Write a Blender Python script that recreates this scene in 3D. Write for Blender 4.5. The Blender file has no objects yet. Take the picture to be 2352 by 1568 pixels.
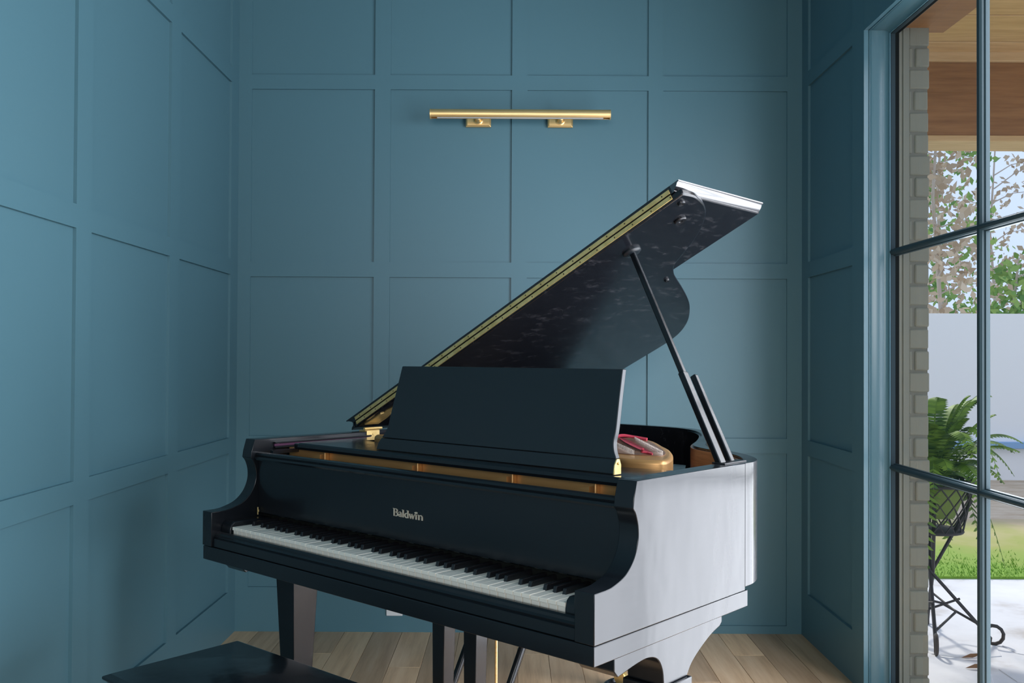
import bpy, bmesh, math, random
from mathutils import Vector, Matrix
random.seed(7)
PI = math.pi
scene = bpy.context.scene
COL = scene.collection

# ------------------------------------------------------------------ camera
FPX, PITCH, ROLL, YAW, CYP = 2142.61, 0.0124218, 0.0049841, -0.000397, 797.9126
CAM_H = 1.21
def cam_rows():
    cr, sr = math.cos(ROLL), math.sin(ROLL); cp, sp = math.cos(PITCH), math.sin(PITCH); c, s = math.cos(YAW), math.sin(YAW)
    B = Matrix(((1, 0, 0), (0, 0, -1), (0, 1, 0)))
    Ry = Matrix(((c, 0, -s), (0, 1, 0), (s, 0, c)))
    Rx = Matrix(((1, 0, 0), (0, cp, sp), (0, -sp, cp)))
    Rz = Matrix(((cr, -sr, 0), (sr, cr, 0), (0, 0, 1)))
    return Rz @ Rx @ Ry @ B
Mc = cam_rows()
cd = bpy.data.cameras.new('camera'); cam = bpy.data.objects.new('camera', cd); COL.objects.link(cam)
cd.sensor_width = 36.0; cd.lens = FPX / 2352 * 36.0; cd.shift_y = (CYP - 784) / 2352
cd.clip_start = 0.02; cd.clip_end = 200
rot = Matrix((Mc[0], -Mc[1], -Mc[2])).transposed()
cam.matrix_world = Matrix.Translation((0, 0, CAM_H)) @ rot.to_4x4()
scene.camera = cam

# ------------------------------------------------------------------ sky, sun, daylight, exposure
w = bpy.data.worlds.new('sky'); scene.world = w; w.use_nodes = True
bg = w.node_tree.nodes['Background']; bg.inputs[0].default_value = (0.60, 0.72, 0.97, 1); bg.inputs[1].default_value = 1.12
sd = bpy.data.lights.new('sun', 'SUN'); sun = bpy.data.objects.new('sun', sd); COL.objects.link(sun)
sd.energy = 2.8; sd.angle = math.radians(6); sd.color = (1.0, 0.95, 0.88)
sun.rotation_euler = Vector((-0.12, 0.75, 0.65)).to_track_quat('Z', 'Y').to_euler()
def area(name, loc, direction, sx, sy, power, color):
    a = bpy.data.lights.new(name, 'AREA'); o = bpy.data.objects.new(name, a); COL.objects.link(o)
    a.shape = 'RECTANGLE'; a.size = sx; a.size_y = sy; a.energy = power; a.color = color
    o.location = loc; o.rotation_euler = Vector(direction).to_track_quat('-Z', 'Z').to_euler()
    return o
# daylight coming in through the glazed doors of the right wall, plus an added fill light behind the camera
area('daylight_doors', (1.449, 1.82, 1.22), (-1, 0, 0), 3.12, 2.34, 165, (0.89, 0.92, 1.0))
area('fill_rear', (-0.2, -2.75, 1.95), (0, 1, -0.45), 1.9, 1.5, 85, (1.0, 0.98, 0.97))
vs = scene.view_settings
vs.view_transform = 'Standard'; vs.look = 'None'; vs.exposure = 0.12; vs.gamma = 1.0; vs.use_curve_mapping = False
scene.cycles.max_bounces = 10; scene.cycles.transparent_max_bounces = 16
scene.cycles.use_denoising = True
scene.cycles.sample_clamp_indirect = 6.0

# ------------------------------------------------------------------ materials
def mat(name, color, rough=0.5, metal=0.0, ior=None, spec=None, **kw):
    m = bpy.data.materials.new(name); m.use_nodes = True
    b = m.node_tree.nodes['Principled BSDF']
    b.inputs['Base Color'].default_value = (*color, 1); b.inputs['Roughness'].default_value = rough; b.inputs['Metallic'].default_value = metal
    if ior: b.inputs['IOR'].default_value = ior
    if spec is not None: b.inputs['Specular IOR Level'].default_value = spec
    for k, v in kw.items(): b.inputs[k].default_value = v
    return m
def nodes(m): return m.node_tree.nodes, m.node_tree.links, m.node_tree.nodes['Principled BSDF']
def coord(m, scale=(1, 1, 1), kind='Object'):
    n, l, b = nodes(m)
    tc = n.new('ShaderNodeTexCoord'); mp = n.new('ShaderNodeMapping'); mp.inputs['Scale'].default_value = scale
    l.new(tc.outputs[kind], mp.inputs['Vector']); return mp.outputs['Vector']
def noise(m, vec, scale, detail=4, rough=0.5):
    n, l, b = nodes(m); t = n.new('ShaderNodeTexNoise')
    t.inputs['Scale'].default_value = scale; t.inputs['Detail'].default_value = detail; t.inputs['Roughness'].default_value = rough
    l.new(vec, t.inputs['Vector']); return t.outputs['Fac']
def ramp(m, fac, stops):
    n, l, b = nodes(m); r = n.new('ShaderNodeValToRGB'); e = r.color_ramp.elements
    while len(e) < len(stops): e.new(0.5)
    for i, (p, c) in enumerate(stops): e[i].position = p; e[i].color = (*c, 1)
    l.new(fac, r.inputs['Fac']); return r.outputs['Color']
def bump(m, fac, strength=0.2, dist=0.002):
    n, l, b = nodes(m); bp = n.new('ShaderNodeBump'); bp.inputs['Strength'].default_value = strength; bp.inputs['Distance'].default_value = dist
    l.new(fac, bp.inputs['Height']); l.new(bp.outputs['Normal'], b.inputs['Normal'])
def rng(m, fac, lo, hi):
    n, l, b = nodes(m); r = n.new('ShaderNodeMapRange'); r.inputs['To Min'].default_value = lo; r.inputs['To Max'].default_value = hi
    l.new(fac, r.inputs['Value']); return r.outputs['Result']

# teal wall paint
M_TEAL = mat('teal_paint', (0.088, 0.195, 0.238), 0.40, spec=0.4)
v = coord(M_TEAL); f1 = noise(M_TEAL, v, 260, 3)
bump(M_TEAL, f1, 0.06, 0.001)
# the door trim is the same colour in semi-gloss
M_TRIM = mat('teal_semi_gloss', (0.088, 0.195, 0.238), 0.24, spec=0.55)
# piano lacquer: polished black with fine rubbed haze
M_LACQ = mat('black_lacquer', (0.006, 0.008, 0.011), 0.14, ior=1.37, **{'Coat Weight': 0.22, 'Coat Roughness': 0.48, 'Coat IOR': 1.5})
n, l, b = nodes(M_LACQ)
v = coord(M_LACQ, (1.2, 1.2, 30)); f1 = noise(M_LACQ, v, 6, 6, 0.7); l.new(rng(M_LACQ, f1, 0.09, 0.27), b.inputs['Roughness'])
v2 = coord(M_LACQ, (2.4, 2.4, 1.0)); bump(M_LACQ, noise(M_LACQ, v2, 2.6, 3), 0.14, 0.02)
M_LACQ2 = mat('lid_lacquer', (0.008, 0.009, 0.012), 0.22, ior=1.5)
n, l, b = nodes(M_LACQ2)
v = coord(M_LACQ2, (5, 1.5, 5)); f1 = noise(M_LACQ2, v, 5, 6, 0.7); l.new(rng(M_LACQ2, f1, 0.06, 0.30), b.inputs['Roughness'])
v = coord(M_LACQ2, (9, 3, 5)); f1 = noise(M_LACQ2, v, 4, 7, 0.75); l.new(ramp(M_LACQ2, f1, [(0.55, (0.008, 0.009, 0.012)), (0.78, (0.055, 0.055, 0.062))]), b.inputs['Base Color'])
M_LACQLT = mat('lit_edge_lacquer', (0.008, 0.009, 0.012), 0.16, ior=2.1)  # lid lacquer copy made more reflective, window glare put into the flap end
M_DESK = mat('satin_black', (0.010, 0.014, 0.018), 0.33)
M_KEYB = mat('ebony_key', (0.008, 0.008, 0.010), 0.28)
M_KEYW = mat('ivory_key', (0.96, 0.90, 0.80), 0.25)
M_BRASS = mat('brass', (0.72, 0.56, 0.24), 0.36, 0.65)
M_SLOT = mat('aged_screw', (0.10, 0.07, 0.03), 0.5, 0.5)
n, l, b = nodes(M_BRASS); v = coord(M_BRASS); l.new(ramp(M_BRASS, noise(M_BRASS, v, 40, 5), [(0.3, (0.70, 0.48, 0.17)), (0.7, (0.92, 0.68, 0.30))]), b.inputs['Base Color'])
M_SATIN = mat('satin_gold', (0.88, 0.60, 0.26), 0.38, 0.75)
n, l, b = nodes(M_SATIN); v = coord(M_SATIN, (1, 30, 30)); l.new(ramp(M_SATIN, noise(M_SATIN, v, 8, 5), [(0.3, (0.95, 0.60, 0.24)), (0.7, (1.0, 0.73, 0.36))]), b.inputs['Base Color'])
M_PLATE = mat('bronze_plate', (0.62, 0.34, 0.13), 0.38, 0.55)
n, l, b = nodes(M_PLATE); v = coord(M_PLATE); bump(M_PLATE, noise(M_PLATE, v, 500, 2), 0.12, 0.001)
M_RED = mat('red_felt', (0.45, 0.04, 0.07), 0.95)
M_PURP = mat('purple_felt', (0.09, 0.03, 0.07), 0.95)
M_STEEL = mat('string_steel', (0.45, 0.42, 0.38), 0.35, 1.0)
M_MAHOG = mat('rim_wood', (0.22, 0.10, 0.05), 0.3)
n, l, b = nodes(M_MAHOG); v = coord(M_MAHOG, (3, 3, 40)); l.new(ramp(M_MAHOG, noise(M_MAHOG, v, 5, 6), [(0.3, (0.16, 0.075, 0.04)), (0.7, (0.30, 0.15, 0.085))]), b.inputs['Base Color'])
M_LETTER = mat('gilt_lettering', (0.75, 0.62, 0.48), 0.4, 0.3)
M_SOUND = mat('soundboard', (0.03, 0.022, 0.015), 0.5)
# oak floor, tone differs from plank to plank
M_OAK = mat('oak_plank', (0.4, 0.27, 0.16), 0.38)
n, l, b = nodes(M_OAK)
oi = n.new('ShaderNodeObjectInfo'); tc = n.new('ShaderNodeTexCoord')
mp = n.new('ShaderNodeMapping'); mp.inputs['Scale'].default_value = (26, 1.6, 5); l.new(tc.outputs['Object'], mp.inputs['Vector'])
ad = n.new('ShaderNodeVectorMath'); ad.operation = 'ADD'; cx = n.new('ShaderNodeCombineXYZ')
mu = n.new('ShaderNodeMath'); mu.operation = 'MULTIPLY'; mu.inputs[1].default_value = 37; l.new(oi.outputs['Random'], mu.inputs[0])
for k in range(3): l.new(mu.outputs[0], cx.inputs[k])
l.new(mp.outputs[0], ad.inputs[0]); l.new(cx.outputs[0], ad.inputs[1])
g1 = noise(M_OAK, ad.outputs[0], 1.3, 7, 0.65)
c1 = ramp(M_OAK, g1, [(0.25, (0.60, 0.365, 0.20)), (0.5, (0.84, 0.56, 0.33)), (0.75, (0.97, 0.70, 0.46))])
tone = ramp(M_OAK, oi.outputs['Random'], [(0.0, (0.62, 0.60, 0.60)), (0.5, (0.88, 0.86, 0.84)), (1.0, (1.12, 1.08, 1.02))])
mx = n.new('ShaderNodeMix'); mx.data_type = 'RGBA'; mx.blend_type = 'MULTIPLY'; mx.inputs[0].default_value = 1
l.new(c1, mx.inputs[6]); l.new(tone, mx.inputs[7]); l.new(mx.outputs[2], b.inputs['Base Color'])
bump(M_OAK, g1, 0.12, 0.002)
M_CEIL = mat('ceiling_white', (0.7, 0.7, 0.7), 0.8)
M_WHITE = mat('white_plastic', (0.8, 0.8, 0.8), 0.35)
M_STEELFRAME = mat('door_frame_paint', (0.025, 0.048, 0.058), 0.5, spec=0.3)
M_GASKET = mat('dark_gasket', (0.010, 0.011, 0.010), 0.9, spec=0.05)
M_BEIGE = mat('painted_brick', (0.225, 0.215, 0.16), 0.8, spec=0.2)
n, l, b = nodes(M_BEIGE); v = coord(M_BEIGE); bump(M_BEIGE, noise(M_BEIGE, v, 45, 5), 0.25, 0.004)
M_MORTAR = mat('painted_mortar', (0.17, 0.16, 0.12), 0.85)
M_TRIMB = mat('beige_trim', (0.225, 0.22, 0.17), 0.7, spec=0.2)
# glass: clear sheet with Fresnel reflections
M_GLASS = bpy.data.materials.new('clear_glass'); M_GLASS.use_nodes = True
n = M_GLASS.node_tree.nodes; l = M_GLASS.node_tree.links; n.clear()
out = n.new('ShaderNodeOutputMaterial'); tr = n.new('ShaderNodeBsdfTransparent'); gl = n.new('ShaderNodeBsdfGlossy'); ms = n.new('ShaderNodeMixShader'); fr = n.new('ShaderNodeFresnel')
tr.inputs[0].default_value = (0.985, 0.99, 0.985, 1); gl.inputs['Roughness'].default_value = 0.0; fr.inputs['IOR'].default_value = 1.25
gb = n.new('ShaderNodeNewGeometry'); sb = n.new('ShaderNodeMath'); sb.operation = 'SUBTRACT'; sb.inputs[0].default_value = 1; l.new(gb.outputs['Backfacing'], sb.inputs[1])
mm = n.new('ShaderNodeMath'); mm.operation = 'MULTIPLY'; l.new(fr.outputs[0], mm.inputs[0]); l.new(sb.outputs[0], mm.inputs[1]); l.new(mm.outputs[0], ms.inputs[0]); l.new(tr.outputs[0], ms.inputs[1]); l.new(gl.outputs[0], ms.inputs[2]); l.new(ms.outputs[0], out.inputs[0])
# cedar of the porch
def cedar(name, a, c, sc):
    m = mat(name, a, 0.55); n, l, b = nodes(m); v = coord(m, sc)
    g = noise(m, v, 2.2, 7, 0.6); l.new(ramp(m, g, [(0.3, a), (0.7, c)]), b.inputs['Base Color']); return m
M_CEDAR = cedar('cedar_plank', (0.50, 0.29, 0.11), (0.68, 0.43, 0.19), (1.5, 14, 14))
M_BEAM = cedar('cedar_beam', (0.23, 0.095, 0.022), (0.36, 0.165, 0.05), (1.2, 10, 16))
M_BEAMLT = cedar('cedar_trim', (0.55, 0.34, 0.14), (0.70, 0.46, 0.22), (1.5, 14, 14))
M_PATIO = mat('pale_stone', (0.72, 0.72, 0.74), 0.7)
n, l, b = nodes(M_PATIO); v = coord(M_PATIO); g = noise(M_PATIO, v, 2.3, 6, 0.6)
l.new(ramp(M_PATIO, g, [(0.32, (0.50, 0.46, 0.43)), (0.46, (0.72, 0.72, 0.74)), (0.7, (0.82, 0.82, 0.84))]), b.inputs['Base Color']); bump(M_PATIO, g, 0.3, 0.02)
M_LAWN = mat('lawn', (0.12, 0.22, 0.03), 0.9)
n, l, b = nodes(M_LAWN); v = coord(M_LAWN)
g = noise(M_LAWN, v, 0.8, 6, 0.6)
sx = n.new('ShaderNodeSeparateXYZ'); l.new(v, sx.inputs[0]); ma = n.new('ShaderNodeMath'); ma.operation = 'MULTIPLY_ADD'; ma.inputs[1].default_value = 0.26; l.new(sx.outputs['Y'], ma.inputs[0]); l.new(g, ma.inputs[2])
l.new(ramp(M_LAWN, ma.outputs[0], [(0.5, (0.20, 0.36, 0.03)), (0.78, (0.34, 0.36, 0.09)), (1.0, (0.52, 0.41, 0.25))]), b.inputs['Base Color'])
M_DIRT = mat('dry_ground', (0.42, 0.32, 0.22), 0.95)
n, l, b = nodes(M_DIRT); v = coord(M_DIRT, (1, 3, 3)); g = noise(M_DIRT, v, 3, 8, 0.7); l.new(ramp(M_DIRT, g, [(0.3, (0.48, 0.35, 0.23)), (0.7, (0.72, 0.60, 0.46))]), b.inputs['Base Color']); bump(M_DIRT, g, 0.5, 0.05)
M_GRASS = mat('grass_blade', (0.20, 0.38, 0.03), 0.8)
M_WALLW = mat('white_render', (0.90, 0.89, 0.89), 0.85)
M_BLUE = mat('blue_band', (0.25, 0.42, 0.66), 0.6)
M_IRON = mat('wrought_iron', (0.035, 0.028, 0.025), 0.6)
def leafmat(name, c1, c2):
    m = mat(name, c1, 0.6); n, l, b = nodes(m)
    g = n.new('ShaderNodeNewGeometry'); l.new(ramp(m, g.outputs['Random Per Island'], [(0.0, c1), (1.0, c2)]), b.inputs['Base Color'])
    b.inputs['Subsurface Weight'].default_value = 0.0
    return m
M_FERN = leafmat('fern_green', (0.045, 0.12, 0.010), (0.20, 0.34, 0.03))
M_LEAFG = leafmat('leaf_green', (0.09, 0.22, 0.035), (0.30, 0.42, 0.09))
M_LEAFB = leafmat('leaf_autumn', (0.34, 0.24, 0.14), (0.60, 0.48, 0.33))
M_BARK = mat('bark', (0.45, 0.38, 0.30), 0.9)
M_LEAFD = mat('dead_leaf', (0.22, 0.11, 0.05), 0.8)
M_SOIL = mat('moss_liner', (0.20, 0.27, 0.06), 0.95)

# ------------------------------------------------------------------ geometry helpers
class G:
    def __init__(s): s.v = []; s.f = []
    def add(s, vs, fs):
        o = len(s.v); s.v += [tuple(p) for p in vs]; s.f += [tuple(i + o for i in q) for q in fs]; return s
    def box(s, x0, x1, y0, y1, z0, z1):
        return s.add([(x0,y0,z0),(x1,y0,z0),(x1,y1,z0),(x0,y1,z0),(x0,y0,z1),(x1,y0,z1),(x1,y1,z1),(x0,y1,z1)],
                     [(0,3,2,1),(4,5,6,7),(0,1,5,4),(1,2,6,5),(2,3,7,6),(3,0,4,7)])
    def prism(s, poly, t0, t1, ax='x'):
        # poly is a list of 2-D points; ax is the axis it is extruded along
        mp = {'x': lambda a, b, t: (t, a, b), 'y': lambda a, b, t: (a, t, b), 'z': lambda a, b, t: (a, b, t)}[ax]
        k = len(poly)
        return s.add([mp(a, b, t0) for a, b in poly] + [mp(a, b, t1) for a, b in poly],
                     [tuple(range(k))[::-1], tuple(range(k, 2 * k))] + [(i, (i + 1) % k, (i + 1) % k + k, i + k) for i in range(k)])
    def tube(s, pts, r, seg=8, r1=None, caps=True):
        pts = [Vector(p) for p in pts]; k = len(pts); base = len(s.v)
        d0 = (pts[1] - pts[0]).normalized(); up = Vector((0, 0, 1)) if abs(d0.z) < 0.9 else Vector((1, 0, 0))
        u = d0.cross(up).normalized()
        for i, p in enumerate(pts):
            d = (pts[min(i + 1, k - 1)] - pts[max(i - 1, 0)]).normalized()
            u = (u - d * u.dot(d)).normalized(); vv = d.cross(u)
            rr = r if r1 is None else r + (r1 - r) * i / (k - 1)
            for j in range(seg):
                a = 2 * PI * j / seg; s.v.append(tuple(p + (u * math.cos(a) + vv * math.sin(a)) * rr))
        for i in range(k - 1):
            for j in range(seg):
                a = base + i * seg + j; b_ = base + i * seg + (j + 1) % seg; s.f.append((a, b_, b_ + seg, a + seg))
        if caps:
            s.f.append(tuple(base + j for j in range(seg))[::-1]); s.f.append(tuple(base + (k - 1) * seg + j for j in range(seg)))
        return s
    def lathe(s, prof, seg=24, c=(0, 0, 0), axis='z'):
        base = len(s.v); k = len(prof)
        for r, h in prof:
            for j in range(seg):
                a = 2 * PI * j / seg; x, y = r * math.cos(a), r * math.sin(a)
                p = {'z': (x, y, h), 'y': (x, h, y), 'x': (h, x, y)}[axis]
                s.v.append((p[0] + c[0], p[1] + c[1], p[2] + c[2]))
        for i in range(k - 1):
            for j in range(seg):
                a = base + i * seg + j; b_ = base + i * seg + (j + 1) % seg; s.f.append((a, b_, b_ + seg, a + seg))
        s.f.append(tuple(base + j for j in range(seg))[::-1]); s.f.append(tuple(base + (k - 1) * seg + j for j in range(seg)))
        return s
    def map(s, fn): s.v = [tuple(fn(*p)) for p in s.v]; return s
    def mesh(s, name, m, smooth=35):
        me = bpy.data.meshes.new(name); me.from_pydata(s.v, [], s.f)
        bm = bmesh.new(); bm.from_mesh(me); bmesh.ops.recalc_face_normals(bm, faces=bm.faces); bm.to_mesh(me); bm.free()
        if smooth:
            for p in me.polygons: p.use_smooth = True
            me.set_sharp_from_angle(angle=math.radians(smooth))
        me.materials.append(m); return me
    def obj(s, name, m, parent=None, bev=0, smooth=35, seg=2, **tags):
        return link(name, s.mesh(name, m, smooth), parent, bev, seg, **tags)
def link(name, me, parent=None, bev=0, seg=2, loc=None, **tags):
    o = bpy.data.objects.new(name, me); COL.objects.link(o)
    if parent: o.parent = parent
    if loc: o.location = loc
    if bev:
        md = o.modifiers.new('bevel', 'BEVEL'); md.width = bev; md.segments = seg; md.limit_method = 'ANGLE'; md.angle_limit = math.radians(40)
    for k, val in tags.items(): o[k] = val
    return o
def empty(name, loc=(0, 0, 0), rz=0, **tags):
    o = bpy.data.objects.new(name, None); COL.objects.link(o); o.location = loc; o.rotation_euler = (0, 0, rz); o.empty_display_size = 0.1
    for k, val in tags.items(): o[k] = val
    return o
def spline(pts, n=8, closed=False):
    P = [Vector(p) for p in pts]; k = len(P); outp = []
    last = k if closed else k - 1
    for i in range(last):
        p1, p2 = P[i], P[(i + 1) % k]
        p0 = P[(i - 1) % k] if closed or i > 0 else p1 * 2 - p2
        p3 = P[(i + 2) % k] if closed or i + 2 < k else p2 * 2 - p1
        for j in range(n):
            t = j / n
            outp.append(tuple(0.5 * ((2 * p1) + (p2 - p0) * t + (2 * p0 - 5 * p1 + 4 * p2 - p3) * t * t + (3 * p1 - p0 - 3 * p2 + p3) * t ** 3)))
    if not closed: outp.append(tuple(P[-1]))
    return outp
ST = dict(kind='structure')

# ------------------------------------------------------------------ room shell
XL, XR, YB, YR, ZC = -1.2236, 1.2856, 4.144, -2.5, 3.15
REC = 0.010
rows = [(0.196, 0.797), (0.863, 1.572), (1.639, 2.409), (2.474, 3.05)]
# floor of oak planks running towards the back wall
fl = G().box(XL - 0.02, 1.42, YR, YB + 0.02, -0.06, -0.012).obj('floor', M_OAK, **ST)
pw = 0.127; xi = XL - 0.02; ri = 0
plank_lengths = [1.25, 1.6, 0.95, 1.9, 1.4]
while xi < XR:
    y = YB + 0.0 - [0.0, 0.62, 1.1, 0.3, 0.85, 1.35, 0.47][ri % 7]; ys = [YB + 0.01]
    if ri % 7: ys.append(y)
    k = ri
    while ys[-1] > YR:
        ys.append(max(YR, ys[-1] - plank_lengths[k % 5])); k += 2
    for a, b_ in zip(ys[:-1], ys[1:]):
        if a - b_ < 0.05: continue
        x1 = min(xi + pw, XR + 0.02)
        G().box(-(x1 - xi) / 2 + 0.0006, (x1 - xi) / 2 - 0.0006, -(a - b_) / 2 + 0.0006, (a - b_) / 2 - 0.0006, -0.012, 0.0).obj('plank', M_OAK, fl, bev=0.0008, seg=1, loc=((xi + x1) / 2, (a + b_) / 2, 0))
    xi += pw; ri += 1
G().box(XL - 0.1, 1.45, YR, YB + 0.1, ZC, ZC + 0.08).obj('ceiling', M_TEAL, **ST)

def panelled(name, backing, mapf, a0, a1, cols, rowfn, bottom=0.0):
    """a wall with raised stiles and rails; a runs along the wall, d is depth out of the wall face (0 = trim face)"""
    wall = backing.obj(name, M_TEAL, **ST)
    def piece(nm, aa, ab, za, zb, d0, d1):
        g = G().box(aa, ab, d0, d1, za, zb); g.map(mapf); g.obj(nm, M_TEAL, wall, smooth=0)
    prev = a0
    for ci, (ca, cb) in enumerate(cols):
        piece('stile', prev, ca, bottom, ZC, 0, REC + 0.006); prev = cb
        rs = rowfn(ci); zprev = bottom
        for (za, zb) in rs:
            piece('rail', ca, cb, zprev, za, 0, REC + 0.006); zprev = zb
            piece('panel', ca, cb, za, zb, REC, REC + 0.006)
        piece('rail', ca, cb, zprev, ZC, 0, REC + 0.006)
    if a1 > prev: piece('stile', prev, a1, bottom, ZC, 0, REC + 0.006)
    return wall
bays = [(-1.167, -0.618), (-0.548, -0.007), (0.062, 0.601), (0.667, 1.22)]
wb = panelled('wall_back', G().box(XL - 0.1, 1.5, YB + REC + 0.006, YB + 0.12, -0.06, ZC), lambda a, d, z: (a, YB + d, z), XL - REC, XR + REC, bays,
              lambda i: rows if i < 3 else [(0.035, 0.797)] + rows[1:])
lcols = [(-4.04 + 0.715 * i, -3.42 + 0.715 * i) for i in range(9)]
panelled('wall_left', G().box(XL - 0.12, XL - REC - 0.006, YR, YB + 0.1, -0.06, ZC), lambda a, d, z: (XL - d, -a, z), -YB - REC, 2.5, lcols, lambda i: rows)
# right wall: panelled return by the corner, then the opening with the glazed doors
OY, OZ = 3.413, 2.412       # far jamb and head of the opening
OY0 = 0.20                  # near end of the opening
panelled('wall_right', G().box(XR + REC + 0.006, XR + 0.13, OY + 0.02, YB + 0.1, -0.06, ZC).box(XR + REC + 0.006, XR + 0.13, YR, OY0 - 0.02, -0.06, ZC).box(XR + REC + 0.006, XR + 0.13, OY0 - 0.02, OY + 0.02, OZ + 0.03, ZC),
         lambda a, d, z: (XR + d, -a, z), -YB - REC, -OY - 0.001, [(-4.058, -3.531)], lambda i: rows)
G().box(XR, XR + 0.018, OY0, OY, OZ + 0.014, ZC).obj('trim_1', M_TEAL, **ST)
G().box(XR, XR + 0.02, YR, OY0, 0, ZC).obj('trim_2', M_TEAL, **ST)
# rear wall with an added window opening behind the camera, for the fill light
rw = G().box(XL - 0.1, -1.15, YR - 0.1, YR, -0.06, ZC).box(0.75, 1.45, YR - 0.1, YR, -0.06, ZC).box(-1.15, 0.75, YR - 0.1, YR, -0.06, 0.7).box(-1.15, 0.75, YR - 0.1, YR, 2.4, ZC)
rw.obj('wall_rear', M_TEAL, **ST)
wr = empty('added_window', (-0.2, YR, 0.7), **ST)
gg = G()
for xx in (-0.945, -0.33, 0.29, 0.905): gg.box(xx, xx + 0.04, -0.07, -0.03, 0, 1.7)
for zz in (0, 0.83, 1.66): gg.box(-0.95, 0.95, -0.07, -0.03, zz, zz + 0.04)
gg.obj('frame', M_STEELFRAME, wr); G().box(-0.95, 0.95, -0.055, -0.05, 0, 1.7).obj('pane', M_GLASS, wr, smooth=0)

# ------------------------------------------------------------------ glazed doors in the right wall
win = empty('window_1', (1.378, OY, 0), **ST)
def W(g):   # authored in world coordinates, parented to the window's Empty
    return g.map(lambda x, y, z: (x - 1.378, y - OY, z))
# jamb moulding, section in (x, y): band, bead groove, broad face, cove up to the frame
sec = [(1.286, OY), (1.301, OY), (1.302, OY + 0.004), (1.304, OY + 0.004), (1.3055, OY - 0.001), (1.3085, OY - 0.001), (1.310, OY + 0.004), (1.312, OY + 0.002), (1.314, OY), (1.357, OY)]
sec += [(1.357 + 0.017 * math.sin(t), OY - 0.015 * (1 - math.cos(t))) for t in [PI / 2 * k / 8 for k in range(1, 9)]]
sec += [(1.378, OY - 0.015), (1.378, OY + 0.03), (1.286, OY + 0.03)]
W(G().prism(sec, 0, OZ + 0.03, 'z')).obj('jamb', M_TRIM, win, smooth=50)
hsec = [(x, OZ + 0.012 + (y - OY)) for x, y in sec]
W(G().prism(hsec, OY0, OY + 0.03, 'y')).obj('head_jamb', M_TRIM, win, smooth=50)
nj = [(x, OY0 - (y - OY)) for x, y in sec]
W(G().prism(nj, 0, OZ + 0.03, 'z')).obj('jamb', M_TRIM, win, smooth=50)
# steel frame
FX0, FX1 = 1.379, 1.412
for (y0, y1, nm) in ((OY - 0.012, OY + 0.03, 'frame'), (OY0 - 0.03, OY0 + 0.012, 'frame')):
    W(G().box(FX0, FX0 + 0.018, y0, y1, 0, OZ + 0.02)).obj(nm, M_STEELFRAME, win, bev=0.002)
    W(G().box(FX0 + 0.018, FX1, y0 + 0.004, y1 - 0.004, 0, OZ + 0.02)).obj('gasket', M_GASKET, win)
W(G().box(FX0, FX0 + 0.018, OY0, OY, OZ - 0.004, OZ + 0.03)).obj('frame', M_STEELFRAME, win, bev=0.002)
W(G().box(FX0 + 0.018, FX1, OY0, OY, OZ, OZ + 0.03)).obj('gasket', M_GASKET, win)
W(G().box(FX0, FX1, OY0, OY, 0.0, 0.03)).obj('frame', M_STEELFRAME, win, bev=0.002)
# muntin bars with a rounded nose on the room side
mz = (0.823, 1.607); my = [2.758, 2.16, 1.50, 0.84]
def bar(w_):
    h_ = w_ / 2
    return [(1.404, -h_), (1.404, h_), (1.392, h_), (1.389, h_ * 0.72), (1.383, h_ * 0.72), (1.377, h_ * 0.45), (1.374, 0), (1.377, -h_ * 0.45), (1.383, -h_ * 0.72), (1.389, -h_ * 0.72), (1.392, -h_)]
for y in my:
    W(G().prism([(x, y + d) for x, d in bar(0.034)], 0.03, OZ, 'z')).obj('muntin', M_STEELFRAME, win, smooth=30)
for z in mz:
    W(G().prism([(x, z + d) for x, d in bar(0.028)], OY0, OY, 'y')).obj('muntin', M_STEELFRAME, win, smooth=30)
ye = [OY] + my + [OY0]; ze = [0.03] + list(mz) + [OZ]
for i in range(len(ye) - 1):
    for j in range(3):
        W(G().box(1.394, 1.398, ye[i + 1], ye[i], ze[j], ze[j + 1])).obj('pane', M_GLASS, win, smooth=0)

# ------------------------------------------------------------------ outside: brick pier, porch, garden
pier = G().box(1.452, 1.521, OY + 0.005, 4.4, -0.12, 2.9).box(1.42, 1.452, OY + 0.04, 4.4, -0.12, 2.9).obj('wall_exterior', M_MORTAR, **ST)
cz = 0.0795
for k in range(32):
    z0 = -0.1 + k * cz; jx = random.uniform(-0.003, 0.003); jy = random.uniform(-0.002, 0.002)
    if k % 2:
        G().box(1.4515, 1.526 + jx, OY + jy, OY + 0.1, z0 + 0.004, z0 + cz - 0.004).obj('brick', M_BEIGE, pier, bev=0.006)
    else:
        G().box(1.472 + jx, 1.525 + jx, OY - 0.001 + jy, OY + 0.1, z0 + 0.004, z0 + cz - 0.004).obj('brick', M_BEIGE, pier, bev=0.007)
        G().box(1.4515, 1.464 + jx, OY + 0.001, OY + 0.1, z0 + 0.004, z0 + cz - 0.004).obj('brick', M_BEIGE, pier, bev=0.004)
G().prism([(1.4125, OY), (1.424, OY), (1.425, OY + 0.004), (1.428, OY + 0.004), (1.430, OY - 0.002), (1.4515, OY - 0.002), (1.4515, OY + 0.05), (1.4125, OY + 0.05)], 0, OZ + 0.03, 'z').obj('trim_3', M_TRIMB, **ST)
G().box(1.4125, 1.432, 0.0, OY + 0.05, OZ + 0.016, OZ + 0.06).obj('trim_4', M_TRIMB, **ST)
G().box(1.433, 1.60, 0.0, OY + 0.05, OZ + 0.022, OZ + 0.14).obj('trim_5', M_BEAM, **ST)
patio = G().box(1.413, 11, -3, 5.64, -0.2, -0.1).obj('patio', M_PATIO, **ST)
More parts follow.
